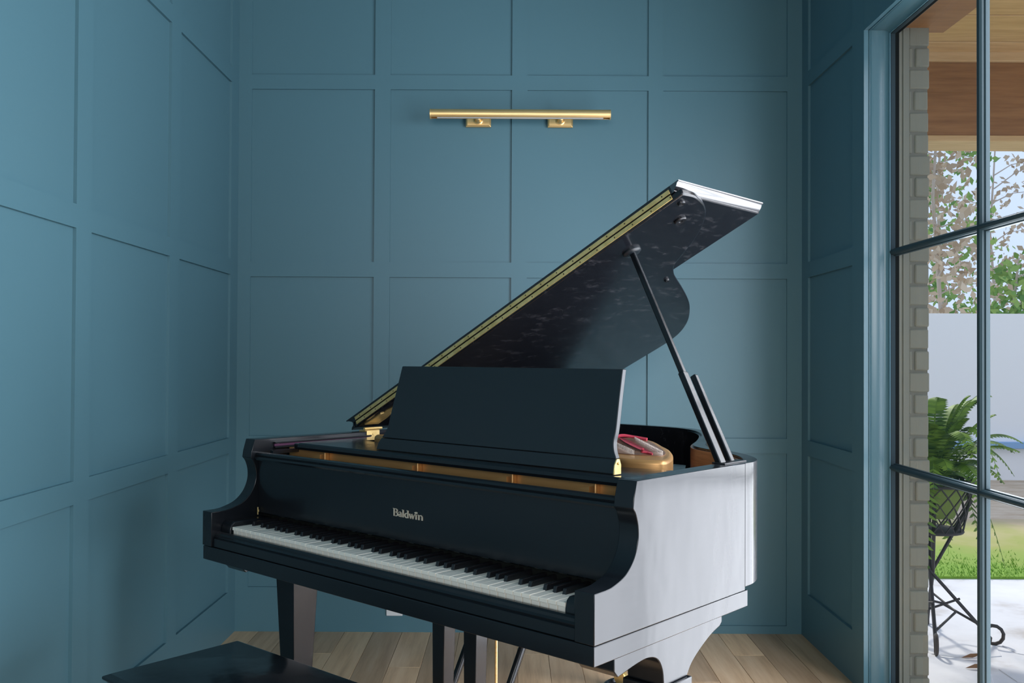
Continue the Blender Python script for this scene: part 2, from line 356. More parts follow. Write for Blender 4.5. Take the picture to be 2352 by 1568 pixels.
G().box(-3, 13, 5.64, 8.0, -0.3, -0.085).map(lambda x, y, z: (x, y - 5.64, z)).obj('lawn', M_LAWN, None, **ST).location = (0, 5.64, 0)
G().add([(-3, 7.6, -0.09), (13, 7.6, -0.09), (13, 9.6, 0.02), (-3, 9.6, 0.02), (-3, 9.6, -0.4), (13, 9.6, -0.4), (13, 7.6, -0.4), (-3, 7.6, -0.4)], [(0, 1, 2, 3), (3, 2, 5, 4), (4, 5, 6, 7), (7, 6, 1, 0), (0, 3, 4, 7), (1, 6, 5, 2)]).obj('ground_bank', M_DIRT, None, smooth=0, **ST)
G().box(-3, 13, 9.45, 9.65, -0.3, 1.695).box(13, 13.2, -6, 9.65, -0.3, 1.695).obj('garden_wall', M_WALLW, **ST)
G().box(4.3, 8.5, 9.38, 9.4495, 0.335, 0.40).obj('blue_ledge', M_BLUE, bev=0.004, label='narrow blue ledge along the white garden wall', category='ledge')
# grass fringe at the lawn edge
gv = G()
for i in range(2600):
    x = random.uniform(2.0, 4.2); y = 5.62 + abs(random.gauss(0, 0.28)); a = random.uniform(0, PI); hh = random.uniform(0.008, 0.028)
    dx, dy = math.cos(a) * 0.004, math.sin(a) * 0.004; lx, ly = random.uniform(-0.02, 0.02), random.uniform(-0.02, 0.02)
    gv.add([(x - dx, y - dy, -0.09), (x + dx, y + dy, -0.09), (x + lx, y + ly, -0.085 + hh)], [(0, 1, 2)])
gv.obj('grass', M_GRASS, None, smooth=0, kind='stuff', label='bright green grass fringe along the patio edge', category='grass')
# flagstones of the near patio
rs = random.Random(3)
for i in range(7):
    for j in range(6):
        x = 1.62 + i * 0.42 + (j % 2) * 0.2; y = 3.55 + j * 0.36
        if y > 4.4: continue
        pts = []
        for k in range(7):
            a = 2 * PI * k / 7 + rs.uniform(-0.2, 0.2); pts.append((x + math.cos(a) * 0.2 * rs.uniform(0.85, 1.05), y + math.sin(a) * 0.165 * rs.uniform(0.85, 1.05)))
        G().prism(pts, -0.101, -0.0975 + rs.uniform(0, 0.002), 'z').obj('flagstone', M_PATIO, patio, bev=0.003, seg=1, smooth=0)
# porch ceiling boards and beam
pc = G().box(1.53, 9, 3.45, 5.1, 2.91, 2.99).obj('porch_ceiling', M_CEDAR, **ST)
for k in range(8):
    y1 = 5.05 - k * 0.19
    G().box(1.53, 7.5, y1 - 0.186, y1, 2.878 + (0.003 if k % 2 else 0), 2.912).obj('board', M_CEDAR, pc, bev=0.004, smooth=0)
pb = empty('porch_beam', (4, 5.15, 2.4), label='brown cedar porch beam with pale underside outside the glazed door', category='beam')
G().box(-2.47, 3, -0.11, 0.11, 0.03, 0.50).obj('beam_body', M_BEAM, pb, bev=0.006)
G().box(-2.47, 3, -0.122, 0.122, 0.0, 0.032).obj('soffit_board', M_BEAMLT, pb, bev=0.003)
G().box(-2.47, 3, -0.14, -0.11, 0.43, 0.485).obj('crown_strip', M_BEAMLT, pb, bev=0.004)

# trees beyond the garden wall
def tree(x, y, z0, h, rx, rz, nleaf, m, label, seed, cz_, green=0.0):
    r = random.Random(seed); t = empty('garden_tree', (x, y, z0), label=label, category='tree', group='trees beyond the garden wall')
    g = G(); g.tube([(0, 0, 0), (0.05, 0, h * 0.35), (-0.04, 0.05, h * 0.7), (0.02, 0, h)], 0.035, 7, 0.012)
    tips = []
    for k in range(14):
        zz = h * (0.3 + 0.65 * k / 14); a = r.uniform(0, 2 * PI); ln = rx * r.uniform(0.5, 1.0)
        p0 = Vector((0, 0, zz)); p2 = p0 + Vector((math.cos(a) * ln, math.sin(a) * ln * 0.7, ln * r.uniform(0.0, 0.6))); p1 = (p0 + p2) / 2 + Vector((0, 0, 0.06))
        g.tube([p0, p1, p2], 0.012, 5, 0.004); tips += [p1, p2, (p1 + p2) / 2]
    g.obj('trunk', M_BARK, t)
    lg = G()
    for k in range(nleaf):
        if r.random() < 0.55:
            c = r.choice(tips) + Vector((r.gauss(0, .13), r.gauss(0, .13), r.gauss(0, .12)))
        else:
            a = r.uniform(0, 2 * PI); q = math.sqrt(r.random()); c = Vector((math.cos(a) * q * rx, math.sin(a) * q * rx * 0.7, cz_ + r.uniform(-1, 1) * rz))
        s_ = r.uniform(0.03, 0.075); d = Vector((r.gauss(0, 1), r.gauss(0, 0.5), r.gauss(0, 1))).normalized(); u = d.cross(Vector((r.gauss(0, .5), 1, r.gauss(0, .5)))).normalized()
        lg.add([c - d * s_, c + u * s_ * 0.6, c + d * s_ * 1.2, c - u * s_ * 0.6], [(0, 1, 2, 3)])
    lg.obj('foliage', m, t, smooth=0, kind='stuff')
    return t
tree(5.20, 11.4, 0.0, 4.6, 0.62, 1.4, 760, M_LEAFB, 'sparse brown-leaved tree left of the door bar, above the white wall', 1, 2.9)
tree(6.12, 13.3, 0.0, 5.0, 0.72, 1.4, 1000, M_LEAFG, 'green-leaved tree between door bar and brick edge, behind the brown one', 2, 3.0)
tree(7.85, 15.2, 0.0, 4.7, 0.85, 1.2, 520, M_LEAFB, 'thin autumn tree right of the vertical door bar', 4, 2.9)
tree(6.28, 11.6, 0.0, 2.5, 0.45, 0.40, 620, M_LEAFG, 'low green bush behind the white wall at right edge', 5, 2.05)

# fern in an iron plant stand
FXc, FYc, FZ = 1.985, 4.42, -0.1
st = empty('plant_stand', (FXc, FYc, FZ), label='wrought iron plant stand with lattice basket and scroll feet on patio', category='plant stand')
R0, R1, zb, zt = 0.135, 0.185, 0.515, 0.755
g = G()
def ring(r, z, n=28): return [(r * math.cos(2 * PI * k / n), r * math.sin(2 * PI * k / n), z) for k in range(n + 1)]
for r_, z_ in ((R0, zb), (R1, zt), (R1 + 0.004, zt - 0.02)): G().tube(ring(r_, z_), 0.007, 6, caps=False).obj('hoop', M_IRON, st)
lat = G()
for k in range(16):
    for sgn in (-1, 1):
        pts = []
        for q in range(9):
            t = q / 8; a = 2 * PI * k / 16 + sgn * t * 1.1; rr = R0 + (R1 - R0) * t; pts.append((rr * math.cos(a), rr * math.sin(a), zb + (zt - zb) * t))
        lat.tube(pts, 0.0035, 4)
lat.obj('lattice', M_IRON, st, kind='stuff')
G().lathe([(0.001, zb), (R0 - 0.004, zb + 0.002), (R0 - 0.004, zb + 0.006), (0.001, zb + 0.006)], 20).obj('base_plate', M_IRON, st)
for a0 in (-0.35, -0.35 + PI / 2, -0.35 + PI, -0.35 + 3 * PI / 2):
    c, s = math.cos(a0), math.sin(a0)
    pts = [(-0.17 * c, -0.17 * s, 0.66), (0.006 * s, -0.006 * c, 0.315), (0.215 * c, 0.215 * s, 0.07), (0.25 * c, 0.25 * s, 0.03)]
    for q in range(10):
        a = -1.9 + q * 0.52; pts.append(((0.262 + 0.042 * math.cos(a)) * c, (0.262 + 0.042 * math.cos(a)) * s, 0.048 + 0.042 * math.sin(a)))
    G().tube(pts, 0.0085, 6).obj('leg', M_IRON, st)
    G().tube([(0.2 * c, 0.2 * s, 0.09), (0.05 * c - 0.1 * s, 0.05 * s + 0.1 * c, 0.15), (-0.12 * c, -0.12 * s, 0.2)], 0.006, 6).obj('brace', M_IRON, st)
fern = empty('potted_fern', (FXc, FYc, FZ + 0.53), label='bushy green fern in the iron stand beyond the glass', category='fern')
G().lathe([(0.10, 0.05), (0.15, 0.17), (0.16, 0.2), (0.001, 0.215)], 20).obj('root_ball', M_SOIL, fern)
rf = random.Random(11)
def frond(a, R, H, tp):
    g = G(); P = []
    for q in range(27):
        t = q / 26; rad = 0.02 + R * t ** 0.95
        P.append(Vector((math.cos(a) * rad, math.sin(a) * rad, 0.2 + H * (2 * t / tp - (t / tp) ** 2))))
    g.tube(P, 0.003, 4, 0.001)
    side = Vector((-math.sin(a), math.cos(a), 0))
    for q in range(2, 26):
        t = q / 26; d = (P[q + 1] - P[q]).normalized(); ln = 0.052 * math.sin(PI * min(1, 0.12 + t * 0.86)) ** 0.7 + 0.006
        for sg in (-1, 1):
            o = side * sg; tip = P[q] + o * ln + d * ln * 0.35 + Vector((0, 0, -0.25 * ln))
            wv = d * 0.0065
            g.add([P[q] - wv, P[q] + wv, (P[q] + tip) / 2 + wv * 1.15, tip, (P[q] + tip) / 2 - wv * 1.15], [(0, 1, 2, 3, 4)])
    g.obj('frond', M_FERN, fern, smooth=0)
for k in range(56):
    a = 2 * PI * k / 56 * 5.0 + rf.uniform(-0.15, 0.15); q = rf.random()
    if q < 0.35: frond(a, rf.uniform(0.12, 0.28), rf.uniform(0.26, 0.44), rf.uniform(0.8, 1.1))
    elif q < 0.75: frond(a, rf.uniform(0.26, 0.38), rf.uniform(0.14, 0.28), rf.uniform(0.5, 0.8))
    else: frond(a, rf.uniform(0.28, 0.36), rf.uniform(0.06, 0.12), rf.uniform(0.36, 0.5))
for a in (-0.3, 0.1, 0.9, 2.4, 4.2): frond(a, rf.uniform(0.24, 0.30), 0.06, 0.27)
for (x, y, a) in ((1.98, 4.12, 0.4), (1.93, 3.98, 1.4), (2.2, 3.9, 2.2)):
    G().add([(0, 0, 0), (0.05, 0.018, 0.012), (0.1, 0, 0.02), (0.05, -0.018, 0.008), (0.05, 0, 0.0)], [(0, 4, 1), (1, 4, 2), (2, 4, 3), (3, 4, 0)]).obj('fallen_leaf', M_LEAFD, None, smooth=0, label={0.4: 'curled brown dead leaf near the stand foot', 1.4: 'small brown dead leaf on the patio by the brick', 2.2: 'dry brown leaf right of the vertical door bar'}[a], category='leaf', group='fallen leaves on the patio').location = (x, y, -0.092)

# ------------------------------------------------------------------ picture light on the back wall
pl = empty('picture_light', (0.029, YB, 2.27), label='long brushed gold picture light on two mounts on the back wall', category='lamp')
LY = -0.115; R_ = 0.0215
# open-bottomed round shade: arc section in (y, z)
arc = [(-math.sin(a) * R_, math.cos(a) * R_) for a in [math.radians(-140 + 280 * k / 24) for k in range(25)]]
inner = [(y * 0.93, z * 0.93) for y, z in arc][::-1]
G().prism([(LY + y, z) for y, z in arc + inner], -0.389, 0.389, 'x').obj('shade', M_SATIN, pl)
for s in (-1, 1):
    G().prism([(LY + math.cos(2 * PI * k / 28) * (R_ + 0.0006), math.sin(2 * PI * k / 28) * (R_ + 0.0006)) for k in range(28)], s * 0.389 - 0.0025, s * 0.389 + 0.0025, 'x').obj('end_cap', M_SATIN, pl, bev=0.001)
G().box(-0.36, 0.36, LY - 0.006, LY + 0.006, -0.017, -0.006).obj('lamp_strip', M_WHITE, pl)
for cx_ in (-0.185, 0.179):
    hw, z0, z1 = 0.056, -0.029, 0.041
    p = G(); b0 = [(cx_ - hw, z0), (cx_ + hw, z0), (cx_ + hw, z1), (cx_ - hw, z1)]
    bk = [(x, 0.0, z) for x, z in b0]; m1 = [(x, -0.008, z) for x, z in b0]; q_ = 0.007
    m2 = [(cx_ - hw + q_, -0.013, z0 + q_), (cx_ + hw - q_, -0.013, z0 + q_), (cx_ + hw - q_, -0.013, z1 - q_), (cx_ - hw + q_, -0.013, z1 - q_)]
    p.add(bk + m1 + m2, [(3, 2, 1, 0), (8, 9, 10, 11)] + [(i, (i + 1) % 4, (i + 1) % 4 + 4, i + 4) for i in range(4)] + [(i + 4, (i + 1) % 4 + 4, (i + 1) % 4 + 8, i + 8) for i in range(4)])
    bp_ = p.obj('back_plate', M_SATIN, pl, bev=0.0008, smooth=0)
    G().lathe([(0.021, -0.013), (0.021, -0.017), (0.017, -0.019), (0.0165, -0.024), (0.012, -0.03), (0.0105, -0.045), (0.013, -0.052), (0.011, -0.062), (0.004, -0.066)], 24, (cx_, 0, 0.0), 'y').obj('rosette', M_SATIN, bp_)
    G().tube([(cx_, -0.055, 0.0), (cx_, -0.08, 0.006), (cx_, -0.1, 0.004)], 0.007, 10).obj('arm', M_SATIN, bp_)

# wall outlet low on the back wall
wo = empty('wall_outlet', (-0.516, YB, 0.13), label='white outlet plate low on the back wall under the piano', category='outlet')
G().box(-0.036, 0.036, -0.006, 0, -0.057, 0.057).obj('cover_plate', M_WHITE, wo, bev=0.002)
for zz in (-0.022, 0.022): G().box(-0.016, 0.016, -0.008, -0.005, zz - 0.014, zz + 0.014).obj('socket', M_WHITE, wo, bev=0.001)

# ------------------------------------------------------------------ piano frame of reference
PHI = 0.7312967; MX, MY = -0.34612, 2.27512
E1 = Vector((math.cos(PHI), -math.sin(PHI), 0)); E2 = Vector((math.sin(PHI), math.cos(PHI), 0))
def PG(x, y, z=0): return Vector((MX, MY, z)) + E1 * x + E2 * y

# bench
bench = empty('piano_bench', PG(-0.372, -0.304), -PHI + math.radians(1.5), label='black lacquered piano bench at the keyboard', category='bench')
BW, BD, BZ = 0.76, 0.362, 0.48
ox = 0.0; y0, y1 = -BD / 2, BD / 2
tp = G()
prof = [(0.014, 0.0), (0.0, 0.006), (0.0, 0.012), (0.006, 0.016), (0.012, 0.024), (0.020, 0.026)]   # inset, drop
def rect(i, z): return [(ox + i, y0 + i, z), (ox + BW - i, y0 + i, z), (ox + BW - i, y1 - i, z), (ox + i, y1 - i, z)]
vs_ = []; fs = []
for k, (i, dz) in enumerate(prof): vs_ += rect(i, BZ - dz)
for k in range(len(prof) - 1):
    for j in range(4): fs.append((k * 4 + j, k * 4 + (j + 1) % 4, k * 4 + 4 + (j + 1) % 4, k * 4 + 4 + j))
fs += [(0, 1, 2, 3), tuple(range(len(vs_) - 4, len(vs_)))[::-1]]
tp.add(vs_, fs).obj('seat', M_LACQ, bench, bev=0.002)
ap = 0.045
G().box(ap, BW - ap, y0 + ap - 0.02, y0 + ap, 0.37, BZ - 0.026).obj('apron', M_LACQ, bench, bev=0.002)
G().box(ap, BW - ap, y1 - ap, y1 - ap + 0.02, 0.37, BZ - 0.026).obj('apron', M_LACQ, bench, bev=0.002)
G().box(ap - 0.02, ap, y0 + ap, y1 - ap, 0.37, BZ - 0.026).obj('apron', M_LACQ, bench, bev=0.002)
G().box(BW - ap, BW - ap + 0.02, y0 + ap, y1 - ap, 0.37, BZ - 0.026).obj('apron', M_LACQ, bench, bev=0.002)
for xx in (ap - 0.002, BW - ap + 0.002):
    for yy in (y0 + ap - 0.002, y1 - ap + 0.002):
        t, bt = 0.024, 0.015
        G().add([(xx - bt, yy - bt, 0), (xx + bt, yy - bt, 0), (xx + bt, yy + bt, 0), (xx - bt, yy + bt, 0), (xx - t, yy - t, BZ - 0.026), (xx + t, yy - t, BZ - 0.026), (xx + t, yy + t, BZ - 0.026), (xx - t, yy + t, BZ - 0.026)],
                [(0, 3, 2, 1), (4, 5, 6, 7), (0, 1, 5, 4), (1, 2, 6, 5), (2, 3, 7, 6), (3, 0, 4, 7)]).obj('leg', M_LACQ, bench, bev=0.002)

# ------------------------------------------------------------------ the grand piano
piano = empty('grand_piano', (MX, MY, 0), -PHI, label='black baby grand piano with raised lid by the teal wall', category='piano')
HW, TH = 0.71, 0.048
ZB, ZJ, ZA, ZT = 0.626, 0.666, 0.765, 0.966
def P(g, name, m, parent=None, **k): return g.obj(name, m, parent or piano, **k)

# cheeks: the straight sides with the scrolled arm at the keyboard
curve = spline([(0.000, 0.7655), (0.024, 0.769), (0.064, 0.783), (0.093, 0.809), (0.108, 0.842), (0.109, 0.873), (0.101, 0.899), (0.091, 0.912)], 6)
cheek = [(-0.037, ZJ), (-0.037, ZA)] + curve + [(0.094, 0.932), (0.104, ZT), (0.556, ZT), (0.556, ZJ)]
for s in (1, -1):
    P(G().prism(cheek, s * HW, s * (HW - TH), 'x'), 'cheek', M_LACQ, bev=0.0016)
# keybed
kb = [(-HW + 0.004, -0.037), (HW - 0.0005, -0.037), (HW - 0.0005, 0.57), (-HW + 0.004, 0.57)]
P(G().prism(kb, ZB, ZJ - 0.001, 'z'), 'keybed', M_LACQ, bev=0.0016)
# bent rim behind the cheeks
outer = spline([(0.71, 0.556), (0.708, 0.60), (0.690, 0.655), (0.652, 0.708), (0.60, 0.757), (0.535, 0.803), (0.46, 0.846), (0.412, 0.888), (0.372, 0.955), (0.312, 1.085), (0.240, 1.222), (0.185, 1.308), (0.112, 1.392), (0.03, 1.448), (-0.06, 1.474), (-0.20, 1.480), (-0.42, 1.478), (-0.56, 1.472), (-0.64, 1.452), (-0.69, 1.40), (-0.708, 1.32), (-0.71, 1.10), (-0.71, 0.556)], 5)
def offset(path, d):
    res = []
    for i, p in enumerate(path):
        a = Vector(path[max(i - 1, 0)]); b_ = Vector(path[min(i + 1, len(path) - 1)]); t = (b_ - a).normalized(); nrm = Vector((-t.y, t.x)); res.append(tuple(Vector(p) + nrm * d))
    return res
def shell(path, d, z0, z1):
    inn = offset(path, d); k = len(path)
    g = G(); v_ = [(x, y, z) for z in (z0, z1) for pth in (path, inn) for x, y in pth]
    f_ = []
    for i in range(k - 1):
        a, b_, c, e = i, i + 1, k + i, k + i + 1
        f_ += [(a, b_, b_ + 2 * k, a + 2 * k), (e, c, c + 2 * k, e + 2 * k), (a, c, e, b_), (a + 2 * k, b_ + 2 * k, e + 2 * k, c + 2 * k)]
    f_ += [(0, 2 * k, 3 * k, k), (k - 1, 2 * k - 1, 4 * k - 1, 3 * k - 1)]
    return g.add(v_, f_)
rim = P(shell(outer, 0.034, 0.674, ZT), 'rim', M_LACQ, bev=0.0012, smooth=40)
inner_p = offset(outer, 0.0342)
nb = [i for i, p in enumerate(outer) if p[1] <= 1.0 and p[0] > 0][-1]
P(shell(inner_p[:nb + 1], 0.008, 0.70, ZT - 0.006), 'inner_rim', M_MAHOG, rim, smooth=40)
P(shell(inner_p[nb:], 0.008, 0.70, ZT - 0.006), 'inner_rim', M_LACQ2, rim, smooth=40)  # spine and tail lining made black, its shade put into the colour
# soundboard and bottom
floor_poly = offset(outer, 0.03)
P(G().prism(floor_poly, 0.70, 0.72, 'z'), 'soundboard', M_SOUND)
# fallboard, its rail and lettering
fb = P(G().prism([(0.118, 0.748), (0.1165, 0.80), (0.116, 0.86), (0.1165, 0.905), (0.135, 0.905), (0.136, 0.75), (0.122, 0.745)], -0.6615, 0.6615, 'x'), 'fallboard', M_LACQ, bev=0.001)
P(G().prism([(0.104, 0.905), (0.101, 0.910), (0.104, 0.915), (0.108, 0.917), (0.106, 0.921), (0.109, 0.926), (0.116, 0.9285), (0.130, 0.9275), (0.138, 0.923), (0.138, 0.905)], -0.6615, 0.6615, 'x'), 'fallboard_rail', M_LACQ, smooth=30)
P(G().box(-0.6615, 0.6615, 0.136, 0.15, 0.72, 0.905), 'action_rail', M_GASKET)
# lettering cut as thick and thin strokes, in (u, v) units, v up
let = G(); LX, LZ, LS = -0.0455, 0.8085, 0.0192      # start, baseline and cap height
def stroke(pts, w):
    pts = [Vector(p) for p in pts]; k = len(pts); w = w if isinstance(w, (list, tuple)) else [w] * k
    A = []; B = []
    for i, p in enumerate(pts):
        t = (pts[min(i + 1, k - 1)] - pts[max(i - 1, 0)]).normalized(); nn = Vector((-t.y, t.x)); A.append(p + nn * w[i] / 2); B.append(p - nn * w[i] / 2)
    for i in range(k - 1):
        q = [A[i], A[i + 1], B[i + 1], B[i]]
        fr_ = [(LX + c.x * LS, 0.1148, LZ + c.y * LS) for c in q]; bk = [(LX + c.x * LS, 0.1168, LZ + c.y * LS) for c in q]
        let.add(fr_ + bk, [(0, 1, 2, 3), (7, 6, 5, 4), (0, 4, 5, 1), (1, 5, 6, 2), (2, 6, 7, 3), (3, 7, 4, 0)])
def arc2(cx_, cy_, rx, ry, a0, a1, n=10): return [(cx_ + rx * math.cos(math.radians(a0 + (a1 - a0) * k / n)), cy_ + ry * math.sin(math.radians(a0 + (a1 - a0) * k / n))) for k in range(n + 1)]
def wv(n, a, b_): return [a + (b_ - a) * math.sin(PI * k / n) for k in range(n + 1)]
TK, TN = 0.19, 0.07
# B
stroke([(0.16, 0.0), (0.16, 1.0)], TK); stroke([(-0.02, 0.99), (0.4, 0.965)], TN); stroke([(0.1, 0.035), (0.42, 0.035)], TN); stroke([(0.2, 0.54), (0.44, 0.54)], TN)
stroke(arc2(0.40, 0.755, 0.22, 0.215, 90, -90), wv(10, TN, 0.17)); stroke(arc2(0.42, 0.285, 0.27, 0.25, 90, -90), wv(10, TN, 0.19))
# a
x = 0.80; stroke([(x + 0.02, 0.52), (x + 0.12, 0.62), (x + 0.26, 0.65), (x + 0.38, 0.56), (x + 0.40, 0.40)], [TN, TN, 0.1, 0.14, TK]); stroke([(x + 0.40, 0.42), (x + 0.40, 0.1), (x + 0.46, 0.0)], [TK, TK, 0.14])
stroke([(x + 0.36, 0.40), (x + 0.16, 0.35), (x + 0.06, 0.2), (x + 0.14, 0.05), (x + 0.36, 0.09)], [TN, 0.11, 0.17, 0.11, TN])
# l
x = 1.40; stroke([(x + 0.12, 0.0), (x + 0.12, 0.98)], TK); stroke([(x - 0.06, 0.98), (x + 0.14, 0.93)], TN)
# d
x = 1.72; stroke([(x + 0.50, 0.0), (x + 0.50, 0.98)], TK); stroke([(x + 0.32, 0.98), (x + 0.52, 0.93)], TN); stroke(arc2(x + 0.36, 0.315, 0.30, 0.29, 60, 300, 14), wv(14, TN, 0.18))
# w
x = 2.42; stroke([(x + 0.04, 0.63), (x + 0.24, 0.0)], TK * 0.9); stroke([(x + 0.22, 0.0), (x + 0.42, 0.56)], TN); stroke([(x + 0.36, 0.63), (x + 0.58, 0.0)], TK * 0.9); stroke([(x + 0.56, 0.0), (x + 0.78, 0.63)], TN * 1.2)
# i with its oval dot
x = 3.30; stroke([(x + 0.14, 0.0), (x + 0.14, 0.62)], TK); stroke([(x - 0.04, 0.64), (x + 0.15, 0.6)], TN); stroke([(x - 0.10, 0.86), (x - 0.04, 0.86), (x + 0.12, 0.86), (x + 0.28, 0.86), (x + 0.34, 0.86)], [0.04, 0.19, 0.27, 0.19, 0.04])
# n
x = 3.70; stroke([(x + 0.14, 0.0), (x + 0.14, 0.62)], TK); stroke([(x - 0.04, 0.65), (x + 0.15, 0.6)], TN); stroke([(x + 0.18, 0.48), (x + 0.30, 0.61), (x + 0.46, 0.62), (x + 0.58, 0.5), (x + 0.60, 0.36)], [TN, 0.1, 0.13, 0.16, TK]); stroke([(x + 0.60, 0.40), (x + 0.60, 0.0)], TK)
sxl = 0.1115 / (4.40 * LS)
let.map(lambda a, b_, c: (LX + (a - LX) * sxl, b_, c))
let.obj('lettering', M_LETTER, fb, smooth=0, label='gilt maker name reading Baldwin')
# key blocks, keyslip
for s in (-1, 1):
    xx = sorted((s * 0.6135, s * 0.6615))
    P(G().prism([(-0.006, 0.667), (-0.006, 0.715), (-0.001, 0.731), (0.008, 0.738), (0.13, 0.738), (0.13, 0.667)], xx[0], xx[1], 'x'), 'key_block', M_LACQ, bev=0.003)
P(G().prism([(-0.031, 0.6665), (-0.031, 0.689), (-0.027, 0.691), (-0.0285, 0.695), (-0.0235, 0.699), (-0.0215, 0.705), (-0.0165, 0.7085), (-0.0075, 0.7085), (-0.0065, 0.6665)], -0.6615, 0.6615, 'x'), 'key_slip', M_LACQ, smooth=30)
# hook on the left end of the fallboard
P(G().tube([(-0.655, 0.112, 0.742), (-0.655, 0.112, 0.764)], 0.002, 8).tube([(-0.655, 0.112, 0.752), (-0.648, 0.110, 0.752), (-0.648, 0.110, 0.758)], 0.0016, 8), 'brass_hook', M_BRASS, fb)
# 88 keys
wk = 1.2225 / 52
wm = G().box(-wk / 2 + 0.0011, wk / 2 - 0.0011, 0.003, 0.15, 0.690, 0.7155).box(-wk / 2 + 0.0009, wk / 2 - 0.0009, -0.0005, 0.15, 0.7155, 0.7245).mesh('white_key', M_KEYW, 0)
bm_ = G().add([(-0.0055, 0.048, 0.716), (0.0055, 0.048, 0.716), (0.0055, 0.15, 0.716), (-0.0055, 0.15, 0.716), (-0.0046, 0.0535, 0.7365), (0.0046, 0.0535, 0.7365), (0.0046, 0.15, 0.7375), (-0.0046, 0.15, 0.7375)],
              [(0, 3, 2, 1), (4, 5, 6, 7), (0, 1, 5, 4), (1, 2, 6, 5), (2, 3, 7, 6), (3, 0, 4, 7)]).mesh('black_key', M_KEYB, 0)
wi = 0; names = ['A', 'A#', 'B', 'C', 'C#', 'D', 'D#', 'E', 'F', 'F#', 'G', 'G#']
offs = {'A#': 0.0022, 'C#': -0.0022, 'D#': 0.0022, 'F#': -0.003, 'G#': 0.0}
rk = random.Random(5)
for k in range(88):
    nm = names[k % 12]
    if '#' in nm:
        link('black_key', bm_, piano, bev=0.0012, loc=(-0.61125 + wi * wk + offs[nm], 0, rk.uniform(-0.0004, 0.0004)))
    else:
        link('white_key', wm, piano, bev=0.0007, seg=1, loc=(-0.61125 + (wi + 0.5) * wk, 0, rk.uniform(-0.0004, 0.0004))); wi += 1
# cast plate seen through the front opening
pf = P(G().box(-0.655, 0.655, 0.222, 0.236, 0.84, 0.936).box(-0.655, 0.655, 0.15, 0.236, 0.835, 0.85), 'plate_front', M_PLATE)
for xr_ in (-0.457, -0.056, 0.28, 0.528):
    P(G().prism([(xr_ - 0.003, 0.222), (xr_ + 0.003, 0.222), (xr_ + 0.003, 0.206), (xr_ - 0.003, 0.206)], 0.845, 0.936, 'z'), 'rib', M_PLATE, pf, bev=0.002)
    hump = spline([(xr_ - 0.16, 0.858), (xr_ - 0.10, 0.876), (xr_ - 0.05, 0.915), (xr_ - 0.008, 0.928)], 6)
    P(G().prism([(xr_ - 0.16, 0.85)] + hump + [(xr_ - 0.008, 0.85)], 0.196, 0.222, 'y'), 'web', M_PLATE, pf, smooth=50)
# plate top behind the desk, with lip, pins, strings and felt
lip = spline([(-0.50, 0.43), (0.20, 0.425), (0.38, 0.425), (0.47, 0.405), (0.548, 0.432), (0.552, 0.47), (0.505, 0.565), (0.44, 0.66), (0.37, 0.74), (0.19, 0.91), (0.02, 0.86), (-0.30, 0.62)], 6, True)
pt = P(G().prism(lip, 0.88, 0.970, 'z'), 'plate_top', M_PLATE, bev=0.010, seg=4, smooth=60)
w1 = spline([(0.30, 0.51), (0.40, 0.49), (0.475, 0.50), (0.50, 0.525), (0.46, 0.60), (0.36, 0.72), (0.22, 0.86), (0.12, 0.80), (0.18, 0.63)], 5, True)
P(G().prism(w1, 0.969, 0.972, 'z'), 'pin_field', M_MAHOG, pt, bev=0.001)
pins = G(); sts = G()
for k in range(26):
    t = k / 25; a = Vector((0.492, 0.535)).lerp(Vector((0.20, 0.84)), t); b2 = Vector((0.43, 0.50)).lerp(Vector((0.13, 0.78)), t)
    for q in (a, b2):
        pins.tube([(q.x, q.y, 0.971), (q.x, q.y, 0.982)], 0.0014, 6)
    sts.tube([(a.x, a.y, 0.978), (b2.x - 0.04, b2.y + 0.05, 0.974)], 0.0004, 4)
pins.obj('tuning_pins', M_STEEL, pt, kind='stuff'); sts.obj('strings', M_STEEL, pt, kind='stuff')
P(G().prism(spline([(0.455, 0.525), (0.462, 0.535), (0.32, 0.68), (0.17, 0.83), (0.16, 0.82), (0.30, 0.67)], 4, True), 0.972, 0.976, 'z'), 'felt_strip', M_RED, pt)
P(G().tube([(0.45, 0.53, 0.975), (0.44, 0.52, 0.977), (0.455, 0.505, 0.986)], 0.003, 6), 'felt_strip', M_RED, pt)
P(G().tube(spline([(0.14, 0.80, 0.975), (0.16, 0.83, 0.984), (0.19, 0.85, 0.980), (0.23, 0.86, 0.975)], 4), 0.005, 6), 'felt_strip', M_RED, pt)
# sliding music tray: front shelf and side arms
tz0, tz1 = 0.936, 0.952
tray = P(G().prism([(-0.60, 0.20), (0.64, 0.20), (0.659, 0.215), (0.659, 0.40), (0.60, 0.415), (0.548, 0.405), (0.47, 0.385), (0.38, 0.405), (-0.52, 0.41), (-0.54, 0.60), (-0.62, 0.60), (-0.62, 0.26)], tz0, tz1, 'z'), 'music_tray', M_LACQ, bev=0.003)
P(G().prism([(0.196, 0.936), (0.194, 0.943), (0.197, 0.951), (0.203, 0.955), (0.21, 0.955), (0.212, 0.951), (0.212, 0.936)], -0.575, 0.635, 'x'), 'tray_rail', M_LACQ, tray, smooth=30)
P(G().prism([(0.661, 0.42), (0.661, 0.57), (0.655, 0.62), (0.625, 0.68), (0.565, 0.728), (0.49, 0.77), (0.42, 0.81), (0.36, 0.86), (0.32, 0.93), (0.20, 0.93), (0.30, 0.42)], 0.893, 0.900, 'z'), 'treble_ledge', M_LACQ, tray)
